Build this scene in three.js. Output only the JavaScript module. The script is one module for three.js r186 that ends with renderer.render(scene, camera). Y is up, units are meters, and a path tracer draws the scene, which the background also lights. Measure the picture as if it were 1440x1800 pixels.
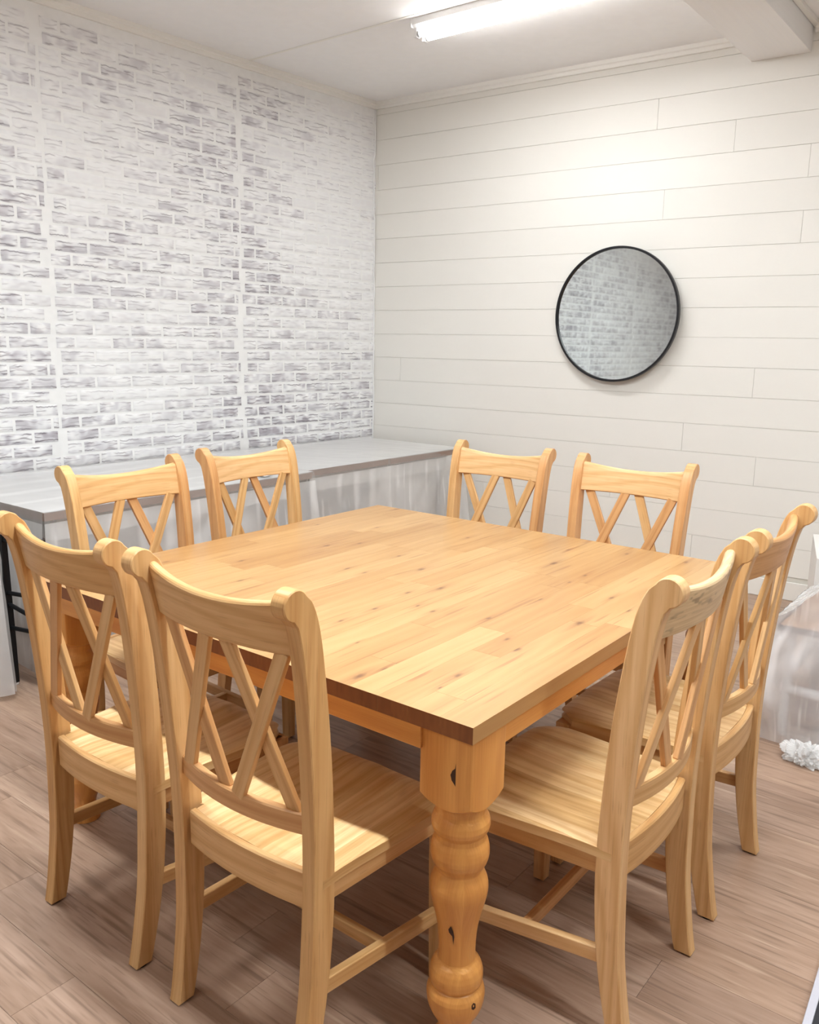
import * as THREE from 'three';
import { mergeGeometries, toCreasedNormals } from 'three/addons/utils/BufferGeometryUtils.js';
import { RoundedBoxGeometry } from 'three/addons/geometries/RoundedBoxGeometry.js';
import { RectAreaLightUniformsLib } from 'three/addons/lights/RectAreaLightUniformsLib.js';
import { Brush, Evaluator, INTERSECTION } from 'three-bvh-csg';

// ---------------------------------------------------------------- camera, light, exposure
const scene = new THREE.Scene();
scene.background = new THREE.Color(0x202020);
const renderer = new THREE.WebGLRenderer({ antialias: true });
renderer.toneMapping = THREE.LinearToneMapping;
renderer.toneMappingExposure = 4.1;
renderer.shadowMap.enabled = true;
RectAreaLightUniformsLib.init();

const camera = new THREE.PerspectiveCamera(THREE.MathUtils.radToDeg(2 * Math.atan(900 / 1490.2)), 0.8, 0.05, 60);
{
  const yaw = -0.65829, pitch = 0.1968, roll = 0.01756;
  const f = new THREE.Vector3(Math.sin(yaw) * Math.cos(pitch), -Math.sin(pitch), -Math.cos(yaw) * Math.cos(pitch));
  const r0 = new THREE.Vector3(Math.cos(yaw), 0, Math.sin(yaw)), u0 = r0.clone().cross(f);
  const r = r0.clone().multiplyScalar(Math.cos(roll)).addScaledVector(u0, Math.sin(roll));
  const u = u0.clone().multiplyScalar(Math.cos(roll)).addScaledVector(r0, -Math.sin(roll));
  camera.position.set(4.25285, 1.44577, 5.01751);
  camera.quaternion.setFromRotationMatrix(new THREE.Matrix4().makeBasis(r, u, f.clone().negate()));
}
const TUBE_LIGHT = 34, TUBE_GLOW = 5.5, LIGHT_COLOR = new THREE.Color(0.915, 0.99, 1.035);
const CEIL = 3.14;

// ---------------------------------------------------------------- helpers
function rand(seed) {
  let s = seed >>> 0;
  return () => { s = (s + 0x6d2b79f5) >>> 0; let t = Math.imul(s ^ (s >>> 15), 1 | s); t = (t + Math.imul(t ^ (t >>> 7), 61 | t)) ^ t; return ((t ^ (t >>> 14)) >>> 0) / 4294967296; };
}
const R0 = rand(77);
const PERM = new Uint16Array(4096), VAL = new Float32Array(4096);
{ const q = rand(5); for (let i = 0; i < 4096; i++) { PERM[i] = Math.floor(q() * 4096); VAL[i] = q(); } }
const mod = (a, n) => ((a % n) + n) % n;
function vn(x, y, px = 4096, py = 4096, seed = 0) {           // value noise, periodic in px, py
  const xi = Math.floor(x), yi = Math.floor(y); let fx = x - xi, fy = y - yi;
  fx = fx * fx * (3 - 2 * fx); fy = fy * fy * (3 - 2 * fy);
  const x0 = mod(xi, px), x1 = mod(xi + 1, px), y0 = mod(yi, py), y1 = mod(yi + 1, py);
  const h = (a, b) => VAL[(PERM[(a + seed * 131) & 4095] + b * 7 + PERM[b & 4095]) & 4095];
  const a = h(x0, y0), b = h(x1, y0), c = h(x0, y1), d = h(x1, y1);
  return a + (b - a) * fx + (c - a) * fy + (a - b - c + d) * fx * fy;
}
const smooth = (a, b, x) => { const t = Math.min(1, Math.max(0, (x - a) / (b - a))); return t * t * (3 - 2 * t); };
const lerp = (a, b, t) => a + (b - a) * t;
const mix3 = (a, b, t) => [lerp(a[0], b[0], t), lerp(a[1], b[1], t), lerp(a[2], b[2], t)];
function texture(w, h, fn, srgb = true) {                     // fn(x, y) with x, y in 0..1 returns [r, g, b] in 0..255
  const data = new Uint8Array(w * h * 4);
  for (let j = 0; j < h; j++) for (let i = 0; i < w; i++) {
    const c = fn((i + 0.5) / w, (j + 0.5) / h), o = (j * w + i) * 4;
    data[o] = Math.max(0, Math.min(255, c[0])); data[o + 1] = Math.max(0, Math.min(255, c[1])); data[o + 2] = Math.max(0, Math.min(255, c[2])); data[o + 3] = 255;
  }
  const t = new THREE.DataTexture(data, w, h, THREE.RGBAFormat);
  t.magFilter = THREE.LinearFilter; t.minFilter = THREE.LinearFilter; t.wrapS = t.wrapT = THREE.RepeatWrapping;
  if (srgb) t.colorSpace = THREE.SRGBColorSpace;
  t.needsUpdate = true; return t;
}
const std = (o) => new THREE.MeshStandardMaterial({ metalness: 0, roughness: 0.6, ...o });
const shadowed = (m) => { m.castShadow = true; m.receiveShadow = true; return m; };
const used = new Set();
function numbered(name) { let n = name, k = 0; while (used.has(n)) n = `${name}_${String(++k).padStart(3, '0')}`; used.add(n); return n; }
function thing(name, label, category, pos = [0, 0, 0], turn = 0, group) {
  const o = new THREE.Group(); o.name = numbered(name); o.position.set(...pos); o.rotation.y = turn;
  o.userData = { label, category }; if (group) o.userData.group = group;
  scene.add(o); return o;
}
function single(name, geo, mat, label, category, group) {
  const o = shadowed(new THREE.Mesh(geo, mat)); o.name = numbered(name); o.userData = { label, category }; if (group) o.userData.group = group;
  scene.add(o); return o;
}
function struct(name, label) { const o = new THREE.Group(); o.name = name; o.userData = { kind: 'structure' }; if (label) o.userData.label = label; scene.add(o); return o; }
function part(name, geo, mat, parent, label) {
  const o = shadowed(new THREE.Mesh(geo, mat)); o.name = numbered(name); if (label) o.userData.label = label; parent.add(o); return o;
}
function subgroup(name, parent) { const o = new THREE.Group(); o.name = numbered(name); parent.add(o); return o; }
// box-projected uv in metres, grain along the given axis ('x','y','z'); returns non-indexed geometry
function grainUV(geo, axis, du = 0, dv = 0) {
  const g = geo.index ? geo.toNonIndexed() : geo, p = g.attributes.position, n = p.count, uv = new Float32Array(n * 2);
  const A = new THREE.Vector3(), B = new THREE.Vector3(), C = new THREE.Vector3(), N = new THREE.Vector3();
  const ax = 'xyz'.indexOf(axis), o1 = (ax + 1) % 3, o2 = (ax + 2) % 3;
  for (let i = 0; i < n; i += 3) {
    A.fromBufferAttribute(p, i); B.fromBufferAttribute(p, i + 1); C.fromBufferAttribute(p, i + 2);
    N.copy(B).sub(A).cross(C.clone().sub(A));
    const a1 = Math.abs(N.getComponent(o1)), a2 = Math.abs(N.getComponent(o2)), a0 = Math.abs(N.getComponent(ax));
    [A, B, C].forEach((P, k) => {
      let u, v;
      if (a0 > a1 && a0 > a2) { u = P.getComponent(o1); v = P.getComponent(o2) * 0.25; }
      else if (a1 > a2) { u = P.getComponent(o2) + 0.07; v = P.getComponent(ax); }
      else { u = P.getComponent(o1); v = P.getComponent(ax); }
      uv[(i + k) * 2] = u + du; uv[(i + k) * 2 + 1] = v + dv;
    });
  }
  g.setAttribute('uv', new THREE.BufferAttribute(uv, 2)); return g;
}
function box(w, h, d, x = 0, y = 0, z = 0) { const g = new THREE.BoxGeometry(w, h, d); g.translate(x, y, z); return g; }
function rbox(w, h, d, r, x = 0, y = 0, z = 0, seg = 2) { const g = new RoundedBoxGeometry(w, h, d, seg, Math.min(r, w / 2.01, h / 2.01, d / 2.01)); g.translate(x, y, z); return g; }
// loft closed rings (arrays of [x,y,z], the same count each) with flat caps
function loft(rings, crease = 0.7) {
  const m = rings[0].length, pos = [], idx = [];
  rings.forEach((r) => r.forEach((p) => pos.push(...p)));
  for (let i = 0; i < rings.length - 1; i++) for (let j = 0; j < m; j++) {
    const a = i * m + j, b = i * m + (j + 1) % m, c = a + m, d = b + m; idx.push(a, b, c, b, d, c);
  }
  for (const [i, flip] of [[0, true], [rings.length - 1, false]]) {
    const o = i * m; for (let j = 1; j < m - 1; j++) flip ? idx.push(o, o + j + 1, o + j) : idx.push(o, o + j, o + j + 1);
  }
  const g = new THREE.BufferGeometry(); g.setAttribute('position', new THREE.Float32BufferAttribute(pos, 3)); g.setIndex(idx);
  // make sure it faces outwards
  let vol = 0; const q = (k) => new THREE.Vector3(pos[k * 3], pos[k * 3 + 1], pos[k * 3 + 2]);
  for (let i = 0; i < idx.length; i += 3) vol += q(idx[i]).dot(q(idx[i + 1]).cross(q(idx[i + 2])));
  if (vol < 0) { for (let i = 0; i < idx.length; i += 3) { const t = idx[i]; idx[i] = idx[i + 1]; idx[i + 1] = t; } g.setIndex(idx); }
  return toCreasedNormals(g, crease);
}
// bar between two points, section w (sideways) x t (towards n)
function bar(p0, p1, w, t, n, r = 0.003) {
  const a = new THREE.Vector3(...p0), b = new THREE.Vector3(...p1), dir = b.clone().sub(a), L = dir.length(); dir.normalize();
  const nz = new THREE.Vector3(...n).addScaledVector(dir, -new THREE.Vector3(...n).dot(dir)).normalize(), nx = dir.clone().cross(nz);
  const g = grainUV(rbox(w, L, t, r), 'y', R0(), R0());
  g.applyMatrix4(new THREE.Matrix4().makeBasis(nx, dir, nz)); g.translate(...a.add(b).multiplyScalar(0.5).toArray()); return g;
}
function tube(points, r, seg = 24, rad = 10) { return new THREE.TubeGeometry(new THREE.CatmullRomCurve3(points.map((p) => new THREE.Vector3(...p))), seg, r, rad, false); }
function rod(a, b, r, rad = 12) {
  const A = new THREE.Vector3(...a), B = new THREE.Vector3(...b), d = B.clone().sub(A), g = new THREE.CylinderGeometry(r, r, d.length(), rad);
  g.applyQuaternion(new THREE.Quaternion().setFromUnitVectors(new THREE.Vector3(0, 1, 0), d.clone().normalize())); g.translate(...A.add(B).multiplyScalar(0.5).toArray()); return g;
}

// ---------------------------------------------------------------- materials
// straight-grained light rubberwood for the chairs; the tile is 0.32 m x 1.28 m
const chairTex = texture(512, 1024, (x, y) => {
  const w = vn(x * 4, y * 3, 4, 3, 1) * 0.55 + vn(x * 8, y * 6, 8, 6, 2) * 0.2;
  const rings = 0.5 + 0.5 * Math.sin((x * 9 + w * 2.6) * Math.PI * 2);
  const pores = vn(x * 220, y * 26, 220, 26, 3), fine = vn(x * 90, y * 8, 90, 8, 4), broad = vn(x * 6, y * 2, 6, 2, 5);
  let c = mix3([236, 196, 142], [208, 156, 98], 0.45 * rings * rings + 0.35 * (fine - 0.3) + 0.35 * (broad - 0.4));
  if (pores > 0.74) c = mix3(c, [182, 134, 88], (pores - 0.74) * 1.6);
  return c;
});
chairTex.repeat.set(1 / 0.32, 1 / 1.28);
const chairTints = [[1, 1, 1], [0.97, 0.88, 0.86], [1.0, 1.02, 1.0], [0.9, 0.8, 0.74], [1.08, 1.12, 1.22], [0.94, 0.9, 0.82]];
const chairMats = chairTints.map((t) => { const m = std({ map: chairTex, roughness: 0.42 }); m.color.setRGB(t[0] * 0.92, t[1] * 0.88, t[2] * 0.82); return m; });
const seatMats = [[1.08, 1.12, 1.22], [0.98, 0.96, 0.94], [1.05, 1.06, 1.08], [0.9, 0.86, 0.8], [1.02, 1.05, 1.1]].map((t) => { const m = std({ map: chairTex, roughness: 0.38 }); m.color.setRGB(t[0] * 0.98, t[1] * 1.03, t[2] * 1.04); return m; });
// the rail with dark mineral smudges
const smudgeTex = texture(256, 512, (x, y) => { const b = smooth(0.66, 0.86, vn(x * 9, y * 9, 9, 9, 131)) * smooth(0.45, 0.8, vn(x * 40, y * 30, 40, 30, 132)), f = vn(x * 90, y * 10, 90, 10, 133); return mix3(mix3([228, 200, 158], [206, 174, 130], f), [132, 108, 80], 0.6 * b); });
smudgeTex.repeat.set(1 / 0.25, 1 / 0.5);
const smudgeMat = std({ map: smudgeTex, roughness: 0.45 });
const glideMat = std({ color: 0x1c1512, roughness: 0.7 });

// knotty alder tabletop: 20 strips of 75.6 mm, knots where the wood has them
const TW = 1.5125, TD = 1.5355, STRIPS = 20, SW = TW / STRIPS;
const KNOTS = [[0.456, 1.167, 1], [0.348, 0.687, 1.2], [0.287, 1.013, 1], [0.124, 1.179, 1], [0.087, 0.464, 0.8], [0.6, 0.863, 1], [0.67, 0.862, 0.8], [0.776, 0.719, 1.5], [0.943, 0.847, 1.3], [0.898, 0.942, 0.9], [0.923, 1.115, 0.9],
  [1.051, 1.031, 0.9], [1.192, 0.986, 0.9], [0.639, 0.261, 0.9], [0.117, 0.024, 0.8], [0.287, 0.35, 0.7], [0.62, 0.634, 0.8], [0.407, 0.586, 0.9], [0.992, 1.019, 0.7], [1.369, 0.076, 1], [1.176, 0.1, 1], [1.051, 0.378, 1.5], [1.193, 0.445, 0.9], [1.192, 0.545, 0.7],
  [1.211, 0.753, 0.9], [1.355, 0.608, 1.1], [1.439, 0.688, 1.2], [1.387, 0.866, 1.5], [1.31, 1.088, 0.9], [1.363, 1.133, 1.4], [1.194, 1.484, 1.4], [1.209, 1.419, 0.9], [1.349, 1.349, 1.1], [1.058, 1.336, 0.7], [1.358, 1.425, 0.6], [0.922, 1.244, 0.8], [1.0, 0.183, 0.9]];
const stripCuts = [], rs = rand(31);
for (let k = 0; k < STRIPS; k++) {
  const cuts = [0]; let v = 0.12 + rs() * 0.5;
  while (v < TD - 0.12) { cuts.push(v); v += 0.42 + rs() * 0.6; }
  cuts.push(TD); stripCuts.push(cuts);
}
// joints that show in the photograph
stripCuts[14] = [0, 0.52, 1.139, TD]; stripCuts[15] = [0, 0.62, 1.379, TD]; stripCuts[17] = [0, 0.739, 1.2, TD]; stripCuts[16] = [0, 0.525, 1.052, TD]; stripCuts[18] = [0, 0.864, 1.444, TD]; stripCuts[10] = [0, 0.336, 0.875, TD];
const boardTone = stripCuts.map((c) => c.map(() => rs()));
const topTex = texture(2048, 2048, (x, y) => {
  const u = x * TW, v = y * TD, k = Math.min(STRIPS - 1, Math.floor(u / SW)), cuts = stripCuts[k];
  let b = 0; while (b < cuts.length - 2 && v > cuts[b + 1]) b++;
  const tone = boardTone[k][b], id = k * 7 + b * 3, lu = u - k * SW;
  let dx = 0, kn = 0, halo = 0;
  for (const [ku, kv, s] of KNOTS) {
    const a = (u - ku), c = (v - kv); if (Math.abs(a) > 0.05 * s || Math.abs(c) > 0.16 * s) continue;
    if (Math.floor(ku / SW) !== k) continue;
    const wob = 0.75 + 0.5 * vn(u * 220, v * 120, 4096, 4096, 9);
    const r = Math.hypot(a / (0.0042 * s), c / (0.0095 * s)) * wob; kn = Math.max(kn, Math.exp(-Math.pow(r, 2.4) * 0.8));
    const h = Math.hypot(a / (0.011 * s), c / (0.055 * s)); halo = Math.max(halo, Math.exp(-h * h * 1.1));
    dx += Math.sign(a || 1) * 0.012 * s * Math.exp(-h * h * 0.8) * Math.exp(-Math.abs(a) / 0.03);
  }
  const w = vn(lu * 30 + id, v * 3.2, 4096, 4096, 11) * 0.9 + vn(lu * 60 + id, v * 9, 4096, 4096, 12) * 0.28;
  const rings = 0.5 + 0.5 * Math.sin(((lu - dx) * 46 + w * 2.4 + id) * Math.PI * 2 * 0.55);
  const fine = vn(u * 900, v * 22, 4096, 4096, 13), broad = vn(u * 22 + id, v * 2.3, 4096, 4096, 14), streak = vn(u * 160, v * 5 + id, 4096, 4096, 15);
  let c = mix3([190, 149, 98], [166, 119, 69], 0.22 * rings + 0.62 * (tone - 0.4) + 0.5 * (broad - 0.42) + 0.16 * (fine - 0.5));
  c = mix3(c, [134, 84, 48], 0.42 * smooth(0.82, 0.98, streak) + 0.36 * halo * (0.4 + 0.8 * vn(u * 260, v * 18, 4096, 4096, 16)));
  c = mix3(c, [98, 60, 36], 0.68 * kn);
  return c;
});
topTex.wrapS = topTex.wrapT = THREE.ClampToEdgeWrapping;
const topMat = std({ map: topTex, roughness: 0.34 });
const alderTex = texture(512, 1024, (x, y) => {                // legs, aprons: tile 0.3 m x 1.0 m
  const w = vn(x * 3, y * 3, 3, 3, 21) * 0.8 + vn(x * 9, y * 7, 9, 7, 22) * 0.25;
  const rings = 0.5 + 0.5 * Math.sin((x * 6 + w * 2.2) * Math.PI * 2), fine = vn(x * 200, y * 20, 200, 20, 23), broad = vn(x * 5, y * 3, 5, 3, 24);
  return mix3([230, 166, 90], [200, 130, 62], 0.3 * rings + 0.3 * (fine - 0.4) + 0.55 * (broad - 0.35));
});
alderTex.repeat.set(1 / 0.3, 1);
const alderMat = std({ map: alderTex, roughness: 0.36 });
const endGrainTex = texture(256, 256, (x, y) => mix3([150, 92, 48], [118, 66, 32], 0.5 * vn(x * 90, y * 20, 90, 20, 31) + 0.5 * vn(x * 14, y * 6, 14, 6, 32)));
endGrainTex.repeat.set(4, 4);
const endGrainMat = std({ map: endGrainTex, roughness: 0.5 });
const knotMat = std({ color: 0x3c1f10, roughness: 0.6 });

// whitewashed brick skins: an atlas of 8 wash levels x 8 variants
const brickTex = texture(2048, 1024, (x, y) => {
  const cu = Math.floor(x * 8), cv = Math.floor(y * 8), u = x * 8 - cu, v = y * 8 - cv, s = cu * 8 + cv;
  const bare = 0.06 + 0.94 * cv / 7;
  const warp = vn(u * 4 + s * 13, v * 1.5 + s, 4096, 4096, 41);
  const soft = vn(u * 3.2 + s * 17, v * 1.6 + s * 5, 4096, 4096, 42) * 0.6 + vn(u * 8 + s * 11, v * 3 + warp * 2, 4096, 4096, 43) * 0.4;
  // squiggly dark lines where the wash missed the arrises, along the upper and lower edge
  const wl = 0.10 + 0.14 * vn(u * 6 + s * 3, s * 2.3, 4096, 4096, 44) + 0.05 * vn(u * 21 + s, s, 4096, 4096, 47), wu = 0.10 + 0.13 * vn(u * 6 + s * 5, s * 1.7 + 4, 4096, 4096, 48) + 0.05 * vn(u * 23 + s, s + 9, 4096, 4096, 49);
  const line = (d, k) => Math.exp(-(d * d) / 0.0022) * smooth(0.3, 0.75, vn(u * 5 + s * k, s * k, 4096, 4096, 53)) ;
  const l = Math.max(line(v - wl, 3.1), line(1 - v - wu, 2.3), 0.6 * line(v - 0.35 - 0.3 * warp, 5.7));
  const streak = smooth(0.6, 0.95, vn(u * 4 + s * 7, v * 9 + warp * 3, 4096, 4096, 54));
  const base = mix3([245, 245, 245], [190, 188, 195], (0.06 + 0.94 * bare) * smooth(0.2, 0.8, soft));
  const c = mix3(base, mix3([150, 145, 150], [146, 128, 134], vn(u * 3 + s * 7, v * 2, 4096, 4096, 45)), bare * Math.min(1, 0.5 * streak + 0.25 * smooth(0.5, 0.8, soft)));
  return mix3(c, [104, 97, 103], Math.min(0.85, 0.95 * l * (0.15 + 0.85 * bare)));
});
brickTex.wrapS = brickTex.wrapT = THREE.ClampToEdgeWrapping;
const brickMat = std({ map: brickTex, roughness: 0.85 });
const mortarTex = texture(512, 512, (x, y) => { const n = vn(x * 40, y * 40, 40, 40, 51) * 0.5 + vn(x * 9, y * 9, 9, 9, 52) * 0.5; return mix3([247, 247, 246], [238, 238, 237], n); });
const mortarMat = std({ map: mortarTex, roughness: 0.9 });
const shipMats = [0, 1, 2].map((k) => std({ color: new THREE.Color().setRGB(0.83 + 0.008 * k, 0.81 + 0.008 * k, 0.755 + 0.008 * k), roughness: 0.55 }));
const shipBackMat = std({ color: new THREE.Color().setRGB(0.7, 0.67, 0.6), roughness: 0.9 });
const paintMat = std({ color: new THREE.Color().setRGB(0.8, 0.77, 0.7), roughness: 0.8 });
const farPaintMat = std({ color: new THREE.Color().setRGB(0.3, 0.295, 0.28), roughness: 0.9 });
const ceilingTex = texture(512, 512, (x, y) => { const n = vn(x * 6, y * 6, 6, 6, 61) * 0.6 + vn(x * 50, y * 50, 50, 50, 62) * 0.4; return mix3([250, 249, 249], [245, 244, 243], n); });
ceilingTex.repeat.set(0.5, 0.5);
const ceilingMat = std({ map: ceilingTex, roughness: 0.85 });
const trimMat = std({ color: new THREE.Color().setRGB(0.88, 0.86, 0.81), roughness: 0.5 });
// vinyl oak planks; tile 1.8 m (u, along the plank) x 1.2 m
const floorTex = texture(2048, 1024, (x, y) => {
  const w = vn(x * 5, y * 8, 5, 8, 71) * 0.7 + vn(x * 14, y * 20, 14, 20, 72) * 0.25;
  const rings = 0.5 + 0.5 * Math.sin((y * 34 + w * 5) * Math.PI * 2), fine = vn(x * 36, y * 260, 36, 260, 73), broad = vn(x * 6, y * 14, 6, 14, 74), streak = vn(x * 9, y * 110, 9, 110, 75);
  let c = mix3([178, 150, 130], [150, 121, 100], 0.2 * rings + 0.35 * (fine - 0.4) + 0.7 * (broad - 0.35));
  c = mix3(c, [112, 88, 72], 0.5 * smooth(0.74, 0.97, streak)); { const g = vn(x * 24, y * 420, 24, 420, 76); c = mix3(c, [118, 94, 78], 0.35 * smooth(0.7, 0.95, g)); const q = vn(x * 3, y * 60, 3, 60, 77); c = mix3(c, [126, 102, 86], 0.5 * smooth(0.8, 0.99, q)); } c = mix3(c, [206, 182, 160], 0.5 * smooth(0.8, 0.98, 1 - streak));
  return c;
});
floorTex.repeat.set(1 / 1.8, 1 / 1.2);
const floorMats = [[1, 1, 1], [0.93, 0.92, 0.92], [1.05, 1.04, 1.02], [0.98, 0.96, 0.93]].map((t) => { const m = std({ map: floorTex, roughness: 0.4 }); m.color.setRGB(...t); return m; });
const floorBaseMat = std({ color: 0x54453a, roughness: 0.8 });
const steelWhite = std({ color: new THREE.Color().setRGB(0.8, 0.8, 0.8), roughness: 0.4 });
const blackMetal = std({ color: 0x0b0c10, roughness: 0.4, metalness: 0.3 });
// thin polythene: mostly clear, milky where it is creased or doubled (uv in metres along the hem and down the drop)
const hazeMap = (seed, lo, hi, sx, sy, taut) => { const t = texture(512, 512, (x, y) => {
  const w = vn(x * 5, y * 3, 5, 3, seed) * 5, a = vn(x * 70 + w, y * 2.0, 4096, 2, seed + 1), b = vn(x * 26 + w * 0.7, y * 3, 4096, 3, seed + 2), c = vn(x * 5, y * 4, 5, 4, seed + 3), d = vn(x * 12, y * 9, 12, 9, seed + 4);
  const crease = 0.55 * smooth(0.6, 1, a) * smooth(0.35, 0.8, d) + 0.6 * smooth(0.55, 1, b), v = lerp(hi, lo, Math.min(1, crease * 0.8 + 0.4 * smooth(0.35, 0.8, c))); const q = taut && y > 0.755 && y < 0.815 ? lerp(v, 0.93, 0.85) : v; return [q * 255, q * 255, q * 255];
}, false); t.repeat.set(sx, sy); return t; };
const filmMat = new THREE.MeshPhysicalMaterial({ color: new THREE.Color().setRGB(0.95, 0.95, 0.945), transmission: 1, transmissionMap: hazeMap(110, 0.2, 0.6, 0.8, 1.1, true), thickness: 0, roughness: 0.28, ior: 1.4, side: THREE.DoubleSide });
const dustSheetMat = filmMat.clone(); dustSheetMat.transmissionMap = hazeMap(110, 0.2, 0.55, 0.8, 1.1, false);
const clearFilmMat = new THREE.MeshPhysicalMaterial({ color: new THREE.Color().setRGB(0.97, 0.965, 0.97), transmission: 1, transmissionMap: hazeMap(120, 0.12, 0.68, 1.6, 2.0), thickness: 0, roughness: 0.16, ior: 1.5, side: THREE.DoubleSide });

// ---------------------------------------------------------------- the room
// floor
{
  const fl = struct('floor', 'greyish brown wood plank floor');
  part('subfloor', box(8.4, 0.1, 8.8, 3.4, -0.054, 3.4), floorBaseMat, fl);
  const W = 0.152, r = rand(12);
  for (let k = -29; k < 24; k++) {
    const z0 = 3.825 + k * W, z1 = z0 + W; if (z0 < -0.6) continue;
    let x = -0.7 + mod(k * 0.437, 1.22); if (k === -1) x = 2.808 - 3 * 1.22; const rowStart = x;
    for (x = rowStart - 1.22; x < 7.3; x += 1.22) {
      const x1 = x + 1.22; if (x1 < -0.4) continue;
      const big = z0 > 5.2 || x > 5.2;                         // beyond what the photograph shows: one wide piece per row
      const g = box(Math.min(x1, 7.3) - x - 0.0009, 0.004, W - 0.0009, (x + Math.min(x1, 7.3)) / 2, -0.002, (z0 + z1) / 2);
      const uv = g.attributes.uv, p = g.attributes.position, ou = r() * 1.8, ov = r() * 1.2;
      for (let i = 0; i < p.count; i++) uv.setXY(i, p.getX(i) + ou, p.getZ(i) + ov);
      const m = floorMats[Math.floor(r() * 4)];
      if (big && !(z0 < 5.2 && x < 5.2)) { fl.userData.rest = fl.userData.rest || []; fl.userData.rest.push(g); } else part('floor_plank', g, m, fl);
    }
  }
  const rest = part('floor_boards_far', mergeGeometries(fl.userData.rest), floorMats[0], fl); rest.userData.kind = 'stuff'; delete fl.userData.rest;
}
// left wall: whitewashed faux brick panels
const A_LEFT = -0.0537, A_BACK = 0.0496;
{
  const w = struct('wall_left', 'whitewashed faux brick wall'); w.rotation.y = A_LEFT;
  const COURSE = 0.0725, PITCH = 0.218, r = rand(8), list = [];
  const seams = [-0.02, 1.245, 2.51, 3.76, 5.01, 6.26, 7.4];
  const mg = box(0.12, 3.3, 8.2, -0.06, 1.6, 3.9); { const uv = mg.attributes.uv, p = mg.attributes.position; for (let i = 0; i < p.count; i++) uv.setXY(i, p.getZ(i), p.getY(i)); }
  part('mortar_bed', mg, mortarMat, w);
  for (let pn = 0; pn < seams.length - 1; pn++) {
    const a0 = seams[pn] + 0.008, b0 = seams[pn + 1] - 0.008;
    for (let k = -20; k < 24; k++) {
      const y0 = 1.452 + k * COURSE; if (y0 < 0.02 || y0 + COURSE > 3.1) continue;
      if (pn > 2 && (y0 < 0.3 || y0 > 2.9)) continue;
      const a = a0 + (r() < 0.45 ? -0.007 : 0.026 * r()), b = b0 - (r() < 0.45 ? -0.007 : 0.026 * r());
      let z = b0 - (mod(k, 2) ? 0.112 : 0.221) + (r() - 0.5) * 0.01;
      let right = b;
      while (right > a + 0.03) {
        const left = Math.max(a, z); if (right - left > 0.03) list.push([left, right, y0]);
        right = left; z = left - PITCH + (r() - 0.5) * 0.014;
      }
    }
  }
  const geos = list.map(([z0, z1, y0]) => {
    const M = 0.0078, L = z1 - z0 - 2 * M * (0.8 + 0.5 * r()), H = COURSE - 2 * M, nx = Math.max(3, Math.round(L / 0.024)), ny = 3, pos = [], uvs = [], idx = [];
    const zc = (z0 + z1) / 2, yc = y0 + COURSE / 2, sd = Math.floor(r() * 900);
    // how bare the brick is: strong in the middle of the wall, washed out towards the corner and the ceiling
    const zone = 0.6 + 0.27 * Math.sin(zc * 2.1 + 0.4) - 0.6 * smooth(1.4, 0.5, zc) * smooth(0.9, 1.7, y0) - 0.2 * smooth(1.25, 0.2, zc) - 0.22 * smooth(2.0, 2.9, y0) + 0.5 * (vn(zc * 3.1, y0 * 4.3, 4096, 4096, 81) - 0.5) + 0.3 * (vn(zc * 1.2 + 9, y0 * 7, 4096, 4096, 83) - 0.5) + 0.42 * (r() - 0.5);
    const cv = Math.max(0, Math.min(7, Math.floor(zone * 7.4))), cu = Math.floor(r() * 8), fu = r() < 0.5, fv = r() < 0.5;
    const hv = [0.003, 0.0042][Math.floor(r() * 2)], len = Math.min(1, L / 0.2);
    for (let j = 0; j <= ny + 2; j++) for (let i = 0; i <= nx + 2; i++) {          // border rows drop to the mortar bed
      const rim = i === 0 || j === 0 || i === nx + 2 || j === ny + 2, ii = Math.min(nx, Math.max(0, i - 1)) / nx, jj = Math.min(ny, Math.max(0, j - 1)) / ny;
      const edge = ii === 0 || jj === 0 || ii === 1 || jj === 1, wob = edge ? 0.0042 * (vn(ii * nx * 1.3 + sd, jj * 5 + sd, 4096, 4096, 82) - 0.5) : 0;
      const px = (ii - 0.5) * L + (ii === 0 || ii === 1 ? wob : 0), py = (jj - 0.5) * H + wob;
      const h = rim ? -0.002 : hv * (edge ? 0.55 : 1) + (edge ? 0 : 0.0045 * (vn(ii * nx * 0.9 + sd, jj * 3 + sd * 3, 4096, 4096, 84) - 0.4));
      pos.push(h, yc + py, zc + px);
      const tu = (cu + 0.04 + 0.92 * len * (fu ? 1 - ii : ii)) / 8, tv = (cv + 0.06 + 0.88 * (fv ? 1 - jj : jj)) / 8; uvs.push(tu, tv);
    }
    const m = nx + 3; for (let j = 0; j < ny + 2; j++) for (let i = 0; i < nx + 2; i++) { const a = j * m + i; idx.push(a, a + m, a + 1, a + 1, a + m, a + m + 1); }
    const g = new THREE.BufferGeometry(); g.setAttribute('position', new THREE.Float32BufferAttribute(pos, 3)); g.setAttribute('uv', new THREE.Float32BufferAttribute(uvs, 2)); g.setIndex(idx); g.computeVertexNormals();
    return { g, zc, y0 };
  });
  const inView = (b) => b.zc < 2.95 && b.y0 > 0.66;
  const near = geos.filter(inView).sort((a, b) => b.zc - a.zc).slice(0, 300), set = new Set(near);
  near.forEach((b) => part('brick', b.g, brickMat, w));
  const far = part('brick_courses', mergeGeometries(geos.filter((b) => !set.has(b)).map((b) => b.g)), brickMat, w, 'remaining whitewashed bricks'); far.userData.kind = 'stuff';
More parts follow.
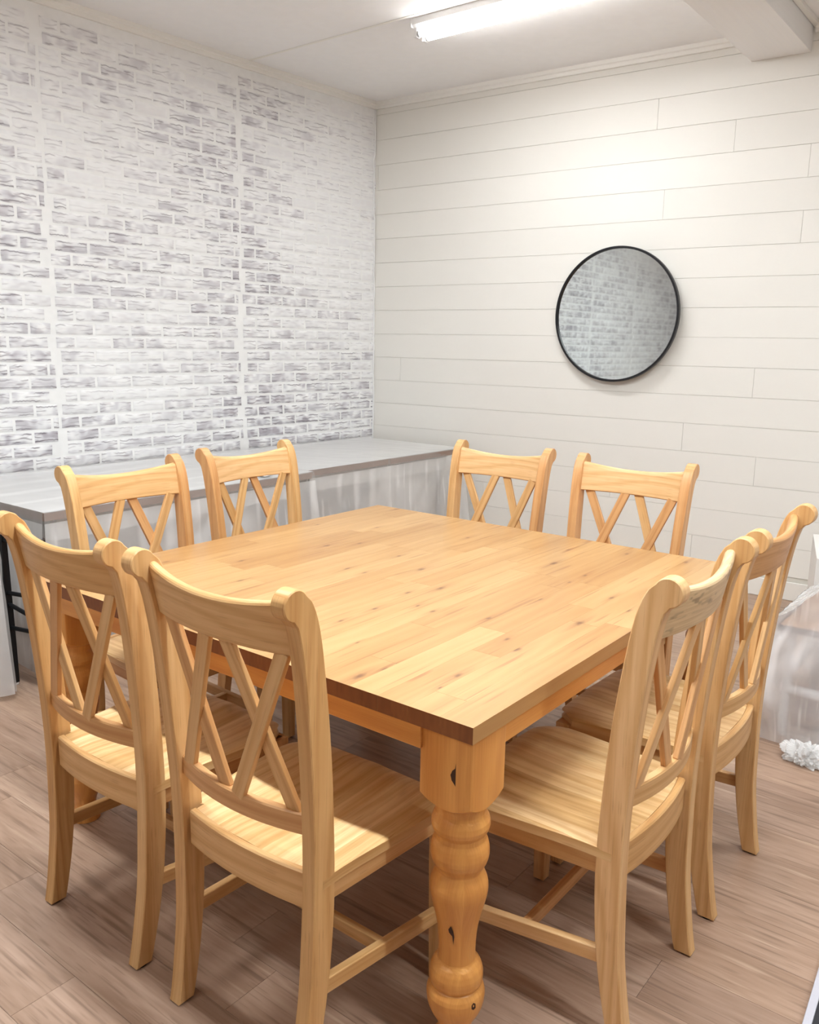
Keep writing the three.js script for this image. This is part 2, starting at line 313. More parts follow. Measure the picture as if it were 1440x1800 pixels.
  // raw curled edge of the last panel at the corner
  const e = []; for (let i = 0; i <= 60; i++) { const y = 0.72 + i * 0.0396; e.push([0.004 + 0.004 * vn(i * 0.7, 3), y, 0.004 + 0.008 * vn(i * 0.35, 9) + (i > 41 && i < 52 ? 0.012 : 0)]); }
  part('panel_edge', tube(e, 0.006, 120, 6), mortarMat, w);
}
// back wall: painted shiplap
{
  const w = struct('wall_back', 'cream painted shiplap wall'); w.rotation.y = A_BACK;
  part('backing', box(8, 3.3, 0.1, 3.6, 1.6, -0.0548), shipBackMat, w);
  const JOINTS = { 16: [2.96], 15: [2.097], 14: [0.03, 2.552], 13: [2.958], 12: [2.17], 11: [2.954], 10: [3.6], 9: [4.1], 8: [3.4], 7: [3.9], 6: [0.253, 2.778], 5: [3.7], 4: [2.392], 3: [2.832], 2: [1.95], 1: [1.0], 0: [2.5], 17: [3.5] };
  const r = rand(4);
  for (let k = 0; k < 19; k++) {
    const y0 = 1.339 + (k - 6) * 0.1715 - 0.0855 + 0.0125 - 0.1, y1 = Math.min(3.15, y0 + 0.1715); if (y0 > 3.14) continue;
    const xs = [-0.15, ...(JOINTS[k] || [1.5]), 4.9, 7.4];
    for (let i = 0; i < xs.length - 1; i++) {
      const a = xs[i], b = xs[i + 1], g = rbox(b - a - 0.001, y1 - y0 - 0.0014, 0.006, 0.001, (a + b) / 2, (y0 + y1) / 2, -0.003 + (r() - 0.5) * 0.0012, 1);
      part('shiplap_board', g, shipMats[Math.floor(r() * 3)], w);
    }
  }
}
{ const w = struct('wall_right'); part('plaster', box(0.12, 3.3, 8.6, 7.0, 1.6, 3.6), farPaintMat, w); }
{ const w = struct('wall_front'); part('plaster', box(8.4, 3.3, 0.12, 3.4, 1.6, 7.4), farPaintMat, w); }
// ceiling
{
  const c = struct('ceiling', 'beige painted ceiling panels');
  part('slab', box(8.6, 0.1, 9, 3.3, CEIL + 0.058, 3.4), ceilingMat, c);
  for (const [x0, x1] of [[-0.5, 2.6], [2.9, 4.95], [4.95, 7]]) {
    const zs = [-0.45, 1.155, 2.375, 3.595, 4.815, 6.035, 7.4];
    for (let i = 0; i < zs.length - 1; i++) {
      const g = rbox(x1 - x0 - 0.002, 0.008, zs[i + 1] - zs[i] - 0.001, 0.0005, (x0 + x1) / 2, CEIL + 0.004, (zs[i] + zs[i + 1]) / 2, 1);
      { const uv = g.attributes.uv, p = g.attributes.position; for (let k = 0; k < p.count; k++) uv.setXY(k, p.getX(k), p.getZ(k)); }
      part('ceiling_panel', g, ceilingMat, c);
      if (i) part('seam_batten', rbox(x1 - x0, 0.0022, 0.02, 0.001, (x0 + x1) / 2, CEIL - 0.0011, zs[i] + 0.006, 1), trimMat, c);
    }
  }
}
{
  const b = struct('beam', 'boxed ceiling beam');
  part('soffit', rbox(0.305, 0.15, 7.5, 0.003, 2.755, 3.0 + 0.075, 3.55, 1), ceilingMat, b);
  part('side_batten', rbox(0.03, 0.02, 7.4, 0.003, 2.925, CEIL - 0.01, 3.55, 1), trimMat, b);
}
// crown trims, two steps each
function crown(name, len, rotY, origin) {
  const t = struct(name); t.rotation.y = rotY; t.position.set(...origin);
  const s = new THREE.Shape([[0, 0], [0.016, 0], [0.018, 0.005], [0.018, 0.022], [0.026, 0.027], [0.026, 0.05], [0, 0.05]].map((p) => new THREE.Vector2(...p)));
  const g = new THREE.ExtrudeGeometry(s, { depth: len, bevelEnabled: false });                // profile x from the wall, y up, run along +z
  part('moulding', g, trimMat, t); return t;
}
crown('trim_1', 7.3, A_LEFT, [0.001, CEIL - 0.05, -0.02]);
{ const d = new THREE.Vector3(Math.cos(A_BACK), 0, -Math.sin(A_BACK)); crown('trim_2', 2.52, A_BACK + Math.PI / 2, [0, CEIL - 0.05, 0.0]).scale.set(-1, 1, 1);
  const p = d.clone().multiplyScalar(2.925); crown('trim_3', 4, A_BACK + Math.PI / 2, [p.x, CEIL - 0.05, p.z]).scale.set(-1, 1, 1); }
{ const g = []; g.push(rbox(0.014, 0.11, 7.2, 0.004, 0.02, 0.055, 3.6, 1)); const t = struct('baseboard_left'); t.rotation.y = A_LEFT; part('board', g[0], trimMat, t); }
{ const t = struct('baseboard_back'); t.rotation.y = A_BACK; part('board', rbox(7, 0.11, 0.014, 0.004, 3.5, 0.055, 0.008, 1), trimMat, t); }

// ---------------------------------------------------------------- fluorescent strip lights
const glassTube = new THREE.MeshStandardMaterial({ color: 0xffffff, emissive: new THREE.Color(1, 0.985, 0.97), emissiveIntensity: TUBE_GLOW, roughness: 0.4 });
function stripLight(x, z, label, level) {
  const t = thing('fluorescent_light', label, 'ceiling light', [x, CEIL, z], 0, 'fluorescent strip lights');
  const L = 1.24;
  const s = new THREE.Shape([[-0.07, 0], [-0.066, -0.03], [-0.045, -0.042], [0.045, -0.042], [0.066, -0.03], [0.07, 0]].map((p) => new THREE.Vector2(...p)));
  const h = new THREE.ExtrudeGeometry(s, { depth: L, bevelEnabled: false }); h.translate(0, 0, -L / 2); h.rotateY(Math.PI / 2);
  part('housing', h, steelWhite, t);
  for (const e of [-1, 1]) part('end_cap', rbox(0.006, 0.044, 0.144, 0.002, e * (L / 2 + 0.002), -0.022, 0, 1), steelWhite, t);
  for (const zz of [-0.035, 0.035]) {
    for (const e of [-1, 1]) {
      const hg = mergeGeometries([rbox(0.02, 0.05, 0.03, 0.004, e * (L / 2 - 0.014), -0.066, zz, 1)]);
      part('lamp_holder', hg, steelWhite, t);
    }
    part('tube', new THREE.CylinderGeometry(0.0165, 0.0165, L - 0.07, 16).rotateZ(Math.PI / 2).translate(0, -0.071, zz), glassTube, t);
    for (const e of [-1, 1]) part('tube_end', new THREE.CylinderGeometry(0.0168, 0.0168, 0.014, 16).rotateZ(Math.PI / 2).translate(e * (L / 2 - 0.03), -0.071, zz), std({ color: 0xc8c8c8, metalness: 0.8, roughness: 0.35 }), t);
  }
  const l = new THREE.RectAreaLight(LIGHT_COLOR, TUBE_LIGHT * level, L - 0.08, 0.1); l.position.set(0, -0.0895, 0); l.rotation.x = -Math.PI / 2; t.add(l);
  return t;
}
stripLight(1.82, 1.06, 'white fluorescent strip light with two bare tubes near the back wall', 0.26);
stripLight(1.92, 3.87, 'white fluorescent strip light above the near end of the dining table', 0.84);
stripLight(4.3, 1.9, 'white fluorescent strip light past the ceiling beam near the back wall', 0.5);
stripLight(3.58, 3.87, 'white fluorescent strip light past the ceiling beam above the chairs', 0.86);
stripLight(5.6, 3.87, 'white fluorescent strip light on the far side of the room from the bricks', 0.72);
stripLight(2.6, 6.4, 'white fluorescent strip light behind the camera', 0.42);

// ---------------------------------------------------------------- dining table
{
  const H = 0.762, T = 0.034, X0 = 1.961, Z0 = 2.274;
  const t = thing('dining_table', 'large square knotty wood dining table with turned legs', 'table', [X0 + TW / 2, 0, Z0 + TD / 2]);
  const top = subgroup('tabletop', t);
  for (let k = 0; k < STRIPS; k++) {
    const cuts = stripCuts[k];
    for (let b = 0; b < cuts.length - 1; b++) {
      const w = SW - 0.00025, d = cuts[b + 1] - cuts[b] - 0.0003, cx = (k + 0.5) * SW, cz = (cuts[b] + cuts[b + 1]) / 2;
      const g = box(w, T, d, cx - TW / 2, H - T / 2, cz - TD / 2), p = g.attributes.position, uv = g.attributes.uv;
      for (let i = 0; i < p.count; i++) {
        const px = p.getX(i) + TW / 2, pz = p.getZ(i) + TD / 2, side = Math.floor(i / 4);
        if (side < 2) uv.setXY(i, (px + (p.getY(i) - H) * (side ? -1 : 1)) / TW, pz / TD); else if (side < 4) uv.setXY(i, px / TW, pz / TD); else uv.setXY(i, px * 0.5, p.getY(i) * 0.5);
      }
      part('plank', g, [topMat, topMat, topMat, topMat, endGrainMat, endGrainMat], top);
    }
  }
  for (const e of [-1, 1]) {
    part('apron', grainUV(rbox(TW - 0.24, 0.046, 0.024, 0.002, 0, H - T - 0.023, e * (TD / 2 - 0.014)), 'x', e, 0.3), alderMat, t);
    part('apron', grainUV(rbox(0.024, 0.046, TD - 0.24, 0.002, e * (TW / 2 - 0.008 - 0.012), H - T - 0.023, 0), 'z', e * 2, 0.1), alderMat, t);
  }
  // turned leg: square block whose lower corners are cut by the lathe, then the vase turning
  const prof = [[0.006, 0], [0.04, 0], [0.0425, 0.006], [0.043, 0.03], [0.0405, 0.038], [0.0335, 0.048], [0.0335, 0.056], [0.0385, 0.074], [0.0489, 0.093], [0.0573, 0.114], [0.0603, 0.135], [0.0592, 0.147], [0.054, 0.158], [0.0505, 0.1615], [0.0535, 0.166], [0.0555, 0.178], [0.0545, 0.193], [0.049, 0.207],
    [0.0398, 0.2165], [0.0385, 0.222], [0.0381, 0.239], [0.0392, 0.269], [0.0424, 0.298], [0.0492, 0.329], [0.0555, 0.355], [0.0592, 0.376], [0.0582, 0.394], [0.053, 0.409], [0.0478, 0.4185], [0.0468, 0.423], [0.0488, 0.428], [0.0548, 0.438], [0.0588, 0.452], [0.0588, 0.468], [0.0555, 0.483], [0.0512, 0.4915], [0.0505, 0.496],
    [0.0512, 0.501], [0.0545, 0.506], [0.0582, 0.516], [0.0584, 0.527], [0.0555, 0.537], [0.0505, 0.544], [0.0495, 0.552], [0.0495, 0.575], [0.0005, 0.58]];
  const curve = new THREE.SplineCurve(prof.map((p) => new THREE.Vector2(...p)));
  let turned = new THREE.LatheGeometry(curve.getPoints(170), 48);
  // clamp spline overshoot near the axis
  { const p = turned.attributes.position; for (let i = 0; i < p.count; i++) if (p.getY(i) < 0) p.setY(i, 0); }
  turned.computeVertexNormals();
  turned = grainUV(toCreasedNormals(turned, 0.6), 'y', 0.1, 0);
  const blockBox = new Brush(new RoundedBoxGeometry(0.12, 0.18, 0.12, 2, 0.003).translate(0, 0.646, 0)), cut = new Brush(new THREE.LatheGeometry([[0, 0.565], [0.05, 0.566], [0.056, 0.568], [0.062, 0.572], [0.072, 0.579], [0.083, 0.588], [0.1, 0.604], [0.1, 0.75], [0, 0.75]].map((p) => new THREE.Vector2(...p)), 64));
  blockBox.updateMatrixWorld(); cut.updateMatrixWorld();
  const ev = new Evaluator(); ev.attributes = ['position', 'normal']; ev.useGroups = false;
  let block = ev.evaluate(blockBox, cut, INTERSECTION).geometry;
  block = new THREE.BufferGeometry().setAttribute('position', block.toNonIndexed ? (block.index ? block.toNonIndexed() : block).attributes.position : block.attributes.position);
  const clip = new THREE.BufferGeometry(); { const p = block.attributes.position.clone(); for (let i = 0; i < p.count; i++) if (p.getY(i) > H - T) p.setY(i, H - T); clip.setAttribute('position', p); }
  clip.computeVertexNormals();
  block = grainUV(toCreasedNormals(clip, 0.5), 'y', 0.33, 0.2);
  const legGeo = mergeGeometries([turned, block]);
  for (const [sx, sz] of [[-1, -1], [1, -1], [-1, 1], [1, 1]]) {
    const leg = part('leg', legGeo, alderMat, t); leg.position.set(sx * (TW / 2 - 0.066), 0, sz * (TD / 2 - 0.069));
    if (sx === 1 && sz === 1) {
      // two dark knot pits on this leg's face and one on its foot bulb
      const pit = (pts) => { const g = new THREE.ShapeGeometry(new THREE.Shape(pts.map((p) => new THREE.Vector2(...p)))); return g; };
      const k1 = pit([[0.006, 0.024], [0.004, 0.012], [-0.002, 0.006], [-0.006, -0.004], [-0.003, -0.014], [0.003, -0.02], [0.006, -0.024]]); k1.translate(0.019, 0.652, 0.0604);
      const k = part('knot', k1, knotMat, leg, 'dark knot hole');
      const lp = (pts, y0, ang, tilt) => { const pos = [], idx = []; const ring = pts; const rad = (y) => { let best = 0.05; for (let i = 0; i < prof.length - 1; i++) if (prof[i][1] <= y && prof[i + 1][1] >= y) best = lerp(prof[i][0], prof[i + 1][0], (y - prof[i][1]) / (prof[i + 1][1] - prof[i][1] || 1)); return best + 0.0008; };
        ring.forEach(([a, h]) => { const y = y0 + h, r = rad(y), th = ang + a / r; pos.push(Math.sin(th) * r, y, Math.cos(th) * r); });
        for (let i = 1; i < ring.length - 1; i++) idx.push(0, i, i + 1); const g = new THREE.BufferGeometry(); g.setAttribute('position', new THREE.Float32BufferAttribute(pos, 3)); g.setIndex(idx); g.computeVertexNormals(); return g; };
      part('knot', lp([[-0.001, 0.022], [-0.007, 0.012], [-0.006, 0.004], [0.001, -0.004], [0.003, -0.024], [0.005, -0.004], [0.003, 0.01]], 0.295, 0.33, 0), knotMat, leg, 'dark knot hole');
      part('knot', lp([[0, 0.008], [-0.005, 0.004], [-0.005, -0.004], [0, -0.008], [0.005, -0.005], [0.005, 0.004]], 0.14, 1.25, 0), knotMat, leg, 'dark knot hole');
    }
  }
}

// ---------------------------------------------------------------- double X-back chairs
// local frame: +z is behind the sitter, the rear feet end at z = 0
const legBackZ = (y) => { const T = [[0, 0], [0.06, -0.011], [0.13, -0.021], [0.255, -0.032], [0.43, -0.036], [0.6, -0.03], [0.77, -0.016], [0.92, 0.004], [1, 0.02]]; for (let i = 0; i < T.length - 1; i++) if (y <= T[i + 1][0]) return lerp(T[i][1], T[i + 1][1], (y - T[i][0]) / (T[i + 1][0] - T[i][0])); return 0.02; };
function makeChair() {
  const root = new THREE.Group(), M = chairMats[0];
  const sub = (name, geo, mat, parent) => { const o = shadowed(new THREE.Mesh(geo, mat)); o.name = name; (parent || root).add(o); return o; };
  const GL = 0.004;
  // rear legs: side profile extruded, ending in a scrolled ear
  const backPts = [[0, 0], [-0.011, 0.06], [-0.021, 0.13], [-0.029, 0.2], [-0.033, 0.28], [-0.036, 0.4], [-0.035, 0.5], [-0.03, 0.6], [-0.02, 0.73], [-0.008, 0.84], [0.003, 0.915], [0.0112, 0.953]];
  const frontPts = [[-0.041, 0], [-0.055, 0.06], [-0.069, 0.13], [-0.082, 0.22], [-0.0895, 0.32], [-0.092, 0.42], [-0.0875, 0.53], [-0.08, 0.65], [-0.068, 0.77], [-0.053, 0.88], [-0.0412, 0.947], [-0.0292, 0.988], [-0.0168, 1.0125]];
  const ear = []; const ec = [0.0205, 1.0105], er = 0.0285;
  for (let a = -78; a <= 150; a += 12) ear.push([ec[0] + er * Math.cos(a * Math.PI / 180), ec[1] + er * Math.sin(a * Math.PI / 180)]);
  const sp = (pts, n) => new THREE.SplineCurve(pts.map((p) => new THREE.Vector2(...p))).getPoints(n);
  const outline = [...sp(backPts, 30), new THREE.Vector2(0.016, 0.969), ...ear.map((p) => new THREE.Vector2(...p)), ...sp(frontPts, 26).reverse()].map((v) => new THREE.Vector2(v.x, Math.max(GL, v.y)));
  let lg = new THREE.ExtrudeGeometry(new THREE.Shape(outline), { depth: 0.031, bevelEnabled: true, bevelSize: 0.002, bevelThickness: 0.002, bevelOffset: -0.002, bevelSegments: 1, curveSegments: 2 });
  lg.translate(0, 0, -0.0155); lg.rotateY(-Math.PI / 2); lg.deleteAttribute('uv'); lg = toCreasedNormals(lg, 0.32);
  for (const s of [-1, 1]) {
    const g = lg.clone(), p = g.attributes.position;
    for (let i = 0; i < p.count; i++) p.setX(i, p.getX(i) + s * (0.185 + 0.029 * (p.getY(i) / 1.04)));
    sub('rear_leg', grainUV(g, 'y', s * 0.4, s * 0.21), M);
    sub('glide', new THREE.CylinderGeometry(0.013, 0.014, GL + 0.001, 14).translate(s * 0.187, GL / 2, -0.021), glideMat);
  }
  // curved rails
  const rail = (a, yb, yt, zAt, th, bulge, dip, roll) => {
    const rings = [], N = 28;
    for (let i = 0; i <= N; i++) {
      const x = -a + 2 * a * i / N, q = 1 - (x / a) ** 2, top = yt - dip * q, bot = yb, ring = [];
      const zc = (y) => zAt(y) + bulge * q, h = th / 2;
      const R = h, ys = [bot, bot + 0.003, (bot + top) / 2], half = [h - 0.003, h, h];
      if (roll) { for (const d of [0, 22, 44, 64, 82]) { ys.push(top - R + R * Math.sin(d * Math.PI / 180)); half.push(R * Math.cos(d * Math.PI / 180)); } }
      else { ys.push(top - 0.003, top); half.push(h, h - 0.003); }
      for (let k = 0; k < ys.length; k++) ring.push([x, ys[k], zc(ys[k]) + half[k]]);
      for (let k = ys.length - 1; k >= 0; k--) ring.push([x, ys[k], zc(ys[k]) - half[k]]);
      rings.push(ring);
    }
    return loft(rings, 0.38);
  };
  const legMid = (y) => legBackZ(y) - 0.024;
  sub('top_rail', grainUV(rail(0.197, 0.902, 1.011, (y) => -0.0235 + 0.2 * (y - 0.902), 0.024, 0.03, 0.02, true), 'x', 0.5, 0.1), M);
  sub('lower_rail', grainUV(rail(0.184, 0.535, 0.579, () => -0.056, 0.02, 0.03, 0, false), 'x', 0.2, 0.6), M);
  const topZ = (x) => -0.0235 + 0.03 * (1 - (x / 0.197) ** 2), lowZ = (x) => -0.056 + 0.03 * (1 - (x / 0.184) ** 2);
  for (const [xa, xb, dz] of [[-0.166, -0.021, -0.005], [0.023, 0.152, -0.005], [-0.023, -0.152, 0.005], [0.166, 0.021, 0.005]])
    sub('cross_bar', bar([xa, 0.907, topZ(xa) + dz * 0.8], [xb, 0.573, lowZ(xb) + dz * 0.8], 0.033, 0.0125, [0, 0, 1], 0.0025), M);
  // seat of glued strips, slightly dished, corners rounded
  const seat = new THREE.Group(); seat.name = 'seat'; root.add(seat);
  const halfW = (z) => lerp(0.215, 0.24, smooth(-0.08, -0.42, z));
  const zFront = (x) => -0.472 + 0.008 * (x / 0.25) ** 2 + 0.055 * Math.pow(smooth(0.175, 0.241, Math.abs(x)), 1.8);
  const zRear = (x) => Math.abs(x) < 0.1698 ? -0.0678 + 0.016 * (1 - (x / 0.17) ** 2) : (Math.abs(x) < 0.2 ? -0.0925 : -0.0925 + 0.035 * smooth(0.2005, 0.2145, Math.abs(x)));
  const topY = (x, z) => 0.4545 - 0.011 * Math.max(0, 1 - (x / 0.2) ** 2) * Math.max(0, 1 - ((z + 0.24) / 0.2) ** 2) + 0.002 * Math.exp(-((x / 0.03) ** 2)) - 0.004 * smooth(-0.43, -0.473, z);
  const bounds = [-0.24, -0.215, -0.1698, -0.127, -0.084, -0.04, 0.005, 0.05, 0.092, 0.132, 0.1698, 0.215, 0.24], NB = 0.43;
  for (let s = 0; s < bounds.length - 1; s++) {
    const x0 = bounds[s], x1 = bounds[s + 1], rings = [], N = 14;
    for (let i = 0; i <= N; i++) {
      const ring = [], f = i / N, topRow = [], botRow = [];
      for (let j = 0; j <= 3; j++) {
        let x = lerp(x0, x1, j / 3); const out = Math.abs(x) > 0.2145;
        const zs = zRear(Math.abs(x) < 0.1698 + 1e-6 && Math.abs((x0 + x1) / 2) > 0.17 ? 0.18 * Math.sign(x) : (Math.abs((x0 + x1) / 2) < 0.17 ? Math.sign(x) * Math.min(Math.abs(x), 0.1697) : x));
        let z = lerp(zs, zFront(x), f); const lim = halfW(z); if (Math.abs(x) > lim) x = Math.sign(x) * lim;
        const inset = (i === 0 || i === N) ? 0.003 : 0; const zz = z + (i === 0 ? -0.0 : 0) ; const y = topY(x, z) - inset - (Math.abs(x) > lim - 0.003 ? 0.003 : 0);
        topRow.push([x, y, zz]); botRow.push([x, NB, zz]);
      }
      rings.push([...topRow, ...botRow.reverse()]);
    }
    sub('seat_strip', grainUV(loft(rings, 0.5), 'z', s * 0.37, s * 0.23), seatMats[(s * 3 + 1) % 5], seat);
  }
  // aprons
  sub('rear_apron', grainUV(rail(0.1705, 0.374, 0.4535, () => -0.0585, 0.018, 0.016, 0, false), 'x', 0.8, 0.3), M);
  for (const s of [-1, 1]) sub('side_apron', bar([s * 0.197, 0.409, -0.088], [s * 0.222, 0.409, -0.45], 0.018, 0.042, [0, 1, 0]), M);
  sub('front_apron', grainUV(rbox(0.40, 0.042, 0.018, 0.002, 0, 0.409, -0.448), 'x', 0.1, 0.9), M);
  // front legs, tapered
  for (const s of [-1, 1]) {
    const ring = (y, h) => [[-h, y, -h], [-h, y, h], [h, y, h], [h, y, -h]].map(([a, b, c]) => [a + s * 0.219, b, c - 0.437]);
    sub('front_leg', grainUV(loft([ring(GL, 0.0155), ring(0.3, 0.0195), ring(0.43, 0.0195)], 0.3), 'y', s, s * 0.5), M);
    sub('glide', new THREE.CylinderGeometry(0.011, 0.012, GL + 0.001, 14).translate(s * 0.219, GL / 2, -0.437), glideMat);
    sub('side_stretcher', bar([s * 0.194, 0.203, -0.062], [s * 0.219, 0.172, -0.425], 0.019, 0.034, [0, 1, 0]), M);
  }
  sub('cross_stretcher', bar([-0.2, 0.187, -0.25], [0.2, 0.187, -0.25], 0.019, 0.03, [0, 1, 0]), M);
  return root;
}
const chairProto = makeChair();
const CHAIRS = [
  [3.045, 4.037, 0, 'light wooden X-back chair, back to the viewer, just left of the front table leg'],
  [2.51, 4.031, 0.0, 'light wooden X-back chair, back to the viewer, at the left edge by the black stand'],
  [3.703, 3.336, Math.PI / 2, 'light wooden X-back chair right of the front table leg, dark smudges on its top rail'],
  [3.703, 2.80, Math.PI / 2, 'light wooden X-back chair at the far right, beside the plastic-wrapped bench'],
  [1.735, 3.35, -Math.PI / 2, 'light wooden X-back chair facing the viewer at the draped tables, by their gathered corner'],
  [1.675, 2.742, -Math.PI / 2, 'light wooden X-back chair facing the viewer at the draped tables, nearer the room corner'],
  [2.40, 2.0, Math.PI, 'light wooden X-back chair before the shiplap wall, next to the draped corner table'],
  [2.994, 2.03, Math.PI, 'light wooden X-back chair before the shiplap wall, below the round mirror'],
];
CHAIRS.forEach(([x, z, turn, label], i) => {
  const c = i ? chairProto.clone() : chairProto, r = rand(100 + i * 17);
  c.name = numbered('dining_chair'); c.position.set(x, 0, z); c.rotation.y = turn;
  c.userData = { label, category: 'chair', group: 'double X-back chairs around the dining table' };
  const base = Math.floor(r() * 3);
  c.traverse((o) => { if (o.isMesh) { if (!i) o.name = numbered(o.name); else o.name = numbered(o.name.replace(/_\d{3}$/, '')); if (o.parent.name && o.name.startsWith('seat_strip')) o.material = seatMats[Math.floor(r() * 5)]; else if (!o.name.startsWith('glide')) o.material = i === 2 && o.name.startsWith('top_rail') ? smudgeMat : o.name.startsWith('top_rail') && r() < 0.4 ? chairMats[4] : r() < 0.5 ? chairMats[base] : chairMats[Math.floor(r() * 6)]; } else if (o !== c) o.name = numbered('seat'); });
  scene.add(c);
});

// ---------------------------------------------------------------- round wall mirror
{
  const d = new THREE.Vector3(Math.cos(A_BACK), 0, -Math.sin(A_BACK)), n = new THREE.Vector3(Math.sin(A_BACK), 0, Math.cos(A_BACK));
  const p = d.clone().multiplyScalar(1.926);
  const t = thing('wall_mirror', 'round black-framed mirror on the shiplap wall', 'mirror', [p.x + n.x * 0.026, 1.64, p.z + n.z * 0.026], A_BACK - 0.059);
  const R = 0.413, prof = [[R - 0.014, 0.002], [R, 0.002], [R, 0.026], [R - 0.002, 0.029], [R - 0.012, 0.029], [R - 0.014, 0.026], [R - 0.014, 0.002]].map((q) => new THREE.Vector2(...q));
  const ringG = toCreasedNormals(new THREE.LatheGeometry(prof, 96), 0.5); ringG.rotateX(Math.PI / 2);
  part('frame', ringG, std({ color: 0x0d0e14, roughness: 0.4 }), t);
  const glass = new THREE.CylinderGeometry(R - 0.011, R - 0.011, 0.006, 96); glass.rotateX(Math.PI / 2); glass.translate(0, 0, 0.012);
  part('mirror_glass', glass, new THREE.MeshStandardMaterial({ color: new THREE.Color().setRGB(0.72, 0.77, 0.765), metalness: 1, roughness: 0.03 }), t);
}

// ---------------------------------------------------------------- plastic-covered tables along the brick wall
const counterMat = std({ color: new THREE.Color().setRGB(0.5, 0.48, 0.455), roughness: 0.5 });
const counterEdge = std({ color: new THREE.Color().setRGB(0.30, 0.21, 0.17), roughness: 0.5 });
const greyMetal = std({ color: 0x8d8f92, metalness: 0.5, roughness: 0.4 });
function foldingTable(x0, x1, z0, z1, turn, label) {
  const w = x1 - x0, d = z1 - z0, H = 0.729;
  const t = thing('work_table', label, 'table', [(x0 + x1) / 2, 0, (z0 + z1) / 2], turn, 'tables along the brick wall');
  part('table_top', rbox(w - 0.006, 0.034, d - 0.006, 0.004, 0, H - 0.017, 0), counterMat, t);
  const e = 0.034; // brown edge banding
  part('edge_band', mergeGeometries([box(0.003, e, d, w / 2 - 0.0015, H - e / 2, 0), box(0.003, e, d, -w / 2 + 0.0015, H - e / 2, 0), box(w - 0.006, e, 0.003, 0, H - e / 2, d / 2 - 0.0015), box(w - 0.006, e, 0.003, 0, H - e / 2, -d / 2 + 0.0015)]), counterEdge, t);
  for (const s of [-1, 1]) { part('apron', box(0.018, 0.1, d - 0.16, s * (w / 2 - 0.06), H - 0.084, 0), steelWhite, t); part('apron', box(w - 0.14, 0.1, 0.018, 0, H - 0.084, s * (d / 2 - 0.07)), steelWhite, t); }
  for (const sx of [-1, 1]) for (const sz of [-1, 1]) part('leg', new THREE.CylinderGeometry(0.016, 0.016, H - 0.034, 12).translate(sx * (w / 2 - 0.09), (H - 0.034) / 2, sz * (d / 2 - 0.11)), greyMetal, t);
  return t;
}
foldingTable(0.03, 0.915, 0.16, 1.625, -0.02, 'beige topped work table in the room corner under plastic sheeting');
foldingTable(0.03, 0.965, 1.66, 3.23, 0.0, 'beige topped work table behind the left chairs under plastic sheeting');

// a sheet lying on a rectangle and hanging to the floor in folds; gaps in 'sides' leave a side undraped
function drape({ x0, x1, z0, z1, y, hem, sides, amp, seed, topWrinkle = 0.002, flare = 0.05, topAt, step = 0.03, topUV }) {
  const geos = [], tri = (pos, nx, ny, uv) => { const g = new THREE.BufferGeometry(), idx = []; for (let j = 0; j < ny; j++) for (let i = 0; i < nx; i++) { const a = j * (nx + 1) + i; idx.push(a, a + 1, a + nx + 1, a + 1, a + nx + 2, a + nx + 1); } g.setAttribute('position', new THREE.Float32BufferAttribute(pos, 3)); g.setAttribute('uv', new THREE.Float32BufferAttribute(uv, 2)); g.setIndex(idx); return g; };
  const T = topAt || ((x, z) => y + topWrinkle * (vn(x * 9 + seed, z * 22, 4096, 4096, 91) + 0.6 * vn(x * 30, z * 12 + seed, 4096, 4096, 92)));
  { const nx = Math.ceil((x1 - x0) / step), nz = Math.ceil((z1 - z0) / step), pos = [], uv = []; for (let j = 0; j <= nz; j++) for (let i = 0; i <= nx; i++) { const x = lerp(x0, x1, i / nx), z = lerp(z0, z1, j / nz); pos.push(x, T(x, z), z); uv.push(topUV ? x * 0.5 - z : x * 0.25 + 3, topUV ? (x + z) * 0.6 : 0.1 + z * 0.12); } geos.push(tri(pos, nx, nz, uv)); }
  // perimeter path
  const corners = [[x0, z0], [x1, z0], [x1, z1], [x0, z1]], edges = [['back', 0, 1, [0, -1]], ['right', 1, 2, [1, 0]], ['front', 2, 3, [0, 1]], ['left', 3, 0, [-1, 0]]];
  for (const [name, a, b, n] of edges) {
    if (!sides.includes(name)) continue;
    const A = corners[a], B = corners[b], L = Math.hypot(B[0] - A[0], B[1] - A[1]), ns = Math.ceil(L / 0.012), nt = 22, pos = [], uv = [];
    for (let j = 0; j <= nt; j++) for (let i = 0; i <= ns; i++) {
      const s = i / ns, t = j / nt, x = lerp(A[0], B[0], s), z = lerp(A[1], B[1], s), d = s * L, yt = T(x, z), yb = hem + 0.012 * vn(d * 9, 2 + seed);
      const spread = 0.35 + 0.65 * t, fold = vn(d * 9 / spread + seed * 3, t * 0.7 + seed, 4096, 4096, 93) * 0.6 + vn(d * 24 + seed + 2 * vn(d * 3, t * 2), t * 1.6, 4096, 4096, 94) * 0.4;
      const crease = Math.abs(vn(d * 16 + 3 * t, t * 5 + seed, 4096, 4096, 95) - 0.5);
      const end = Math.exp(-(Math.min(s, 1 - s) * L) / 0.08), out = 0.003 + amp * Math.pow(t, 0.7) * fold + 0.008 * t * (0.5 - crease) + flare * t * end;
      const along = (s < 0.5 ? -1 : 1) * flare * t * end;
      pos.push(x + n[0] * out + (B[0] - A[0]) / L * along, lerp(yt, yb, t), z + n[1] * out + (B[1] - A[1]) / L * along); uv.push(d + a * 1.7, lerp(yt, yb, t));
    }
    const g = tri(pos, ns, nt, uv); geos.push(g);
  }
  const g = mergeGeometries(geos); g.computeVertexNormals(); return g;
}
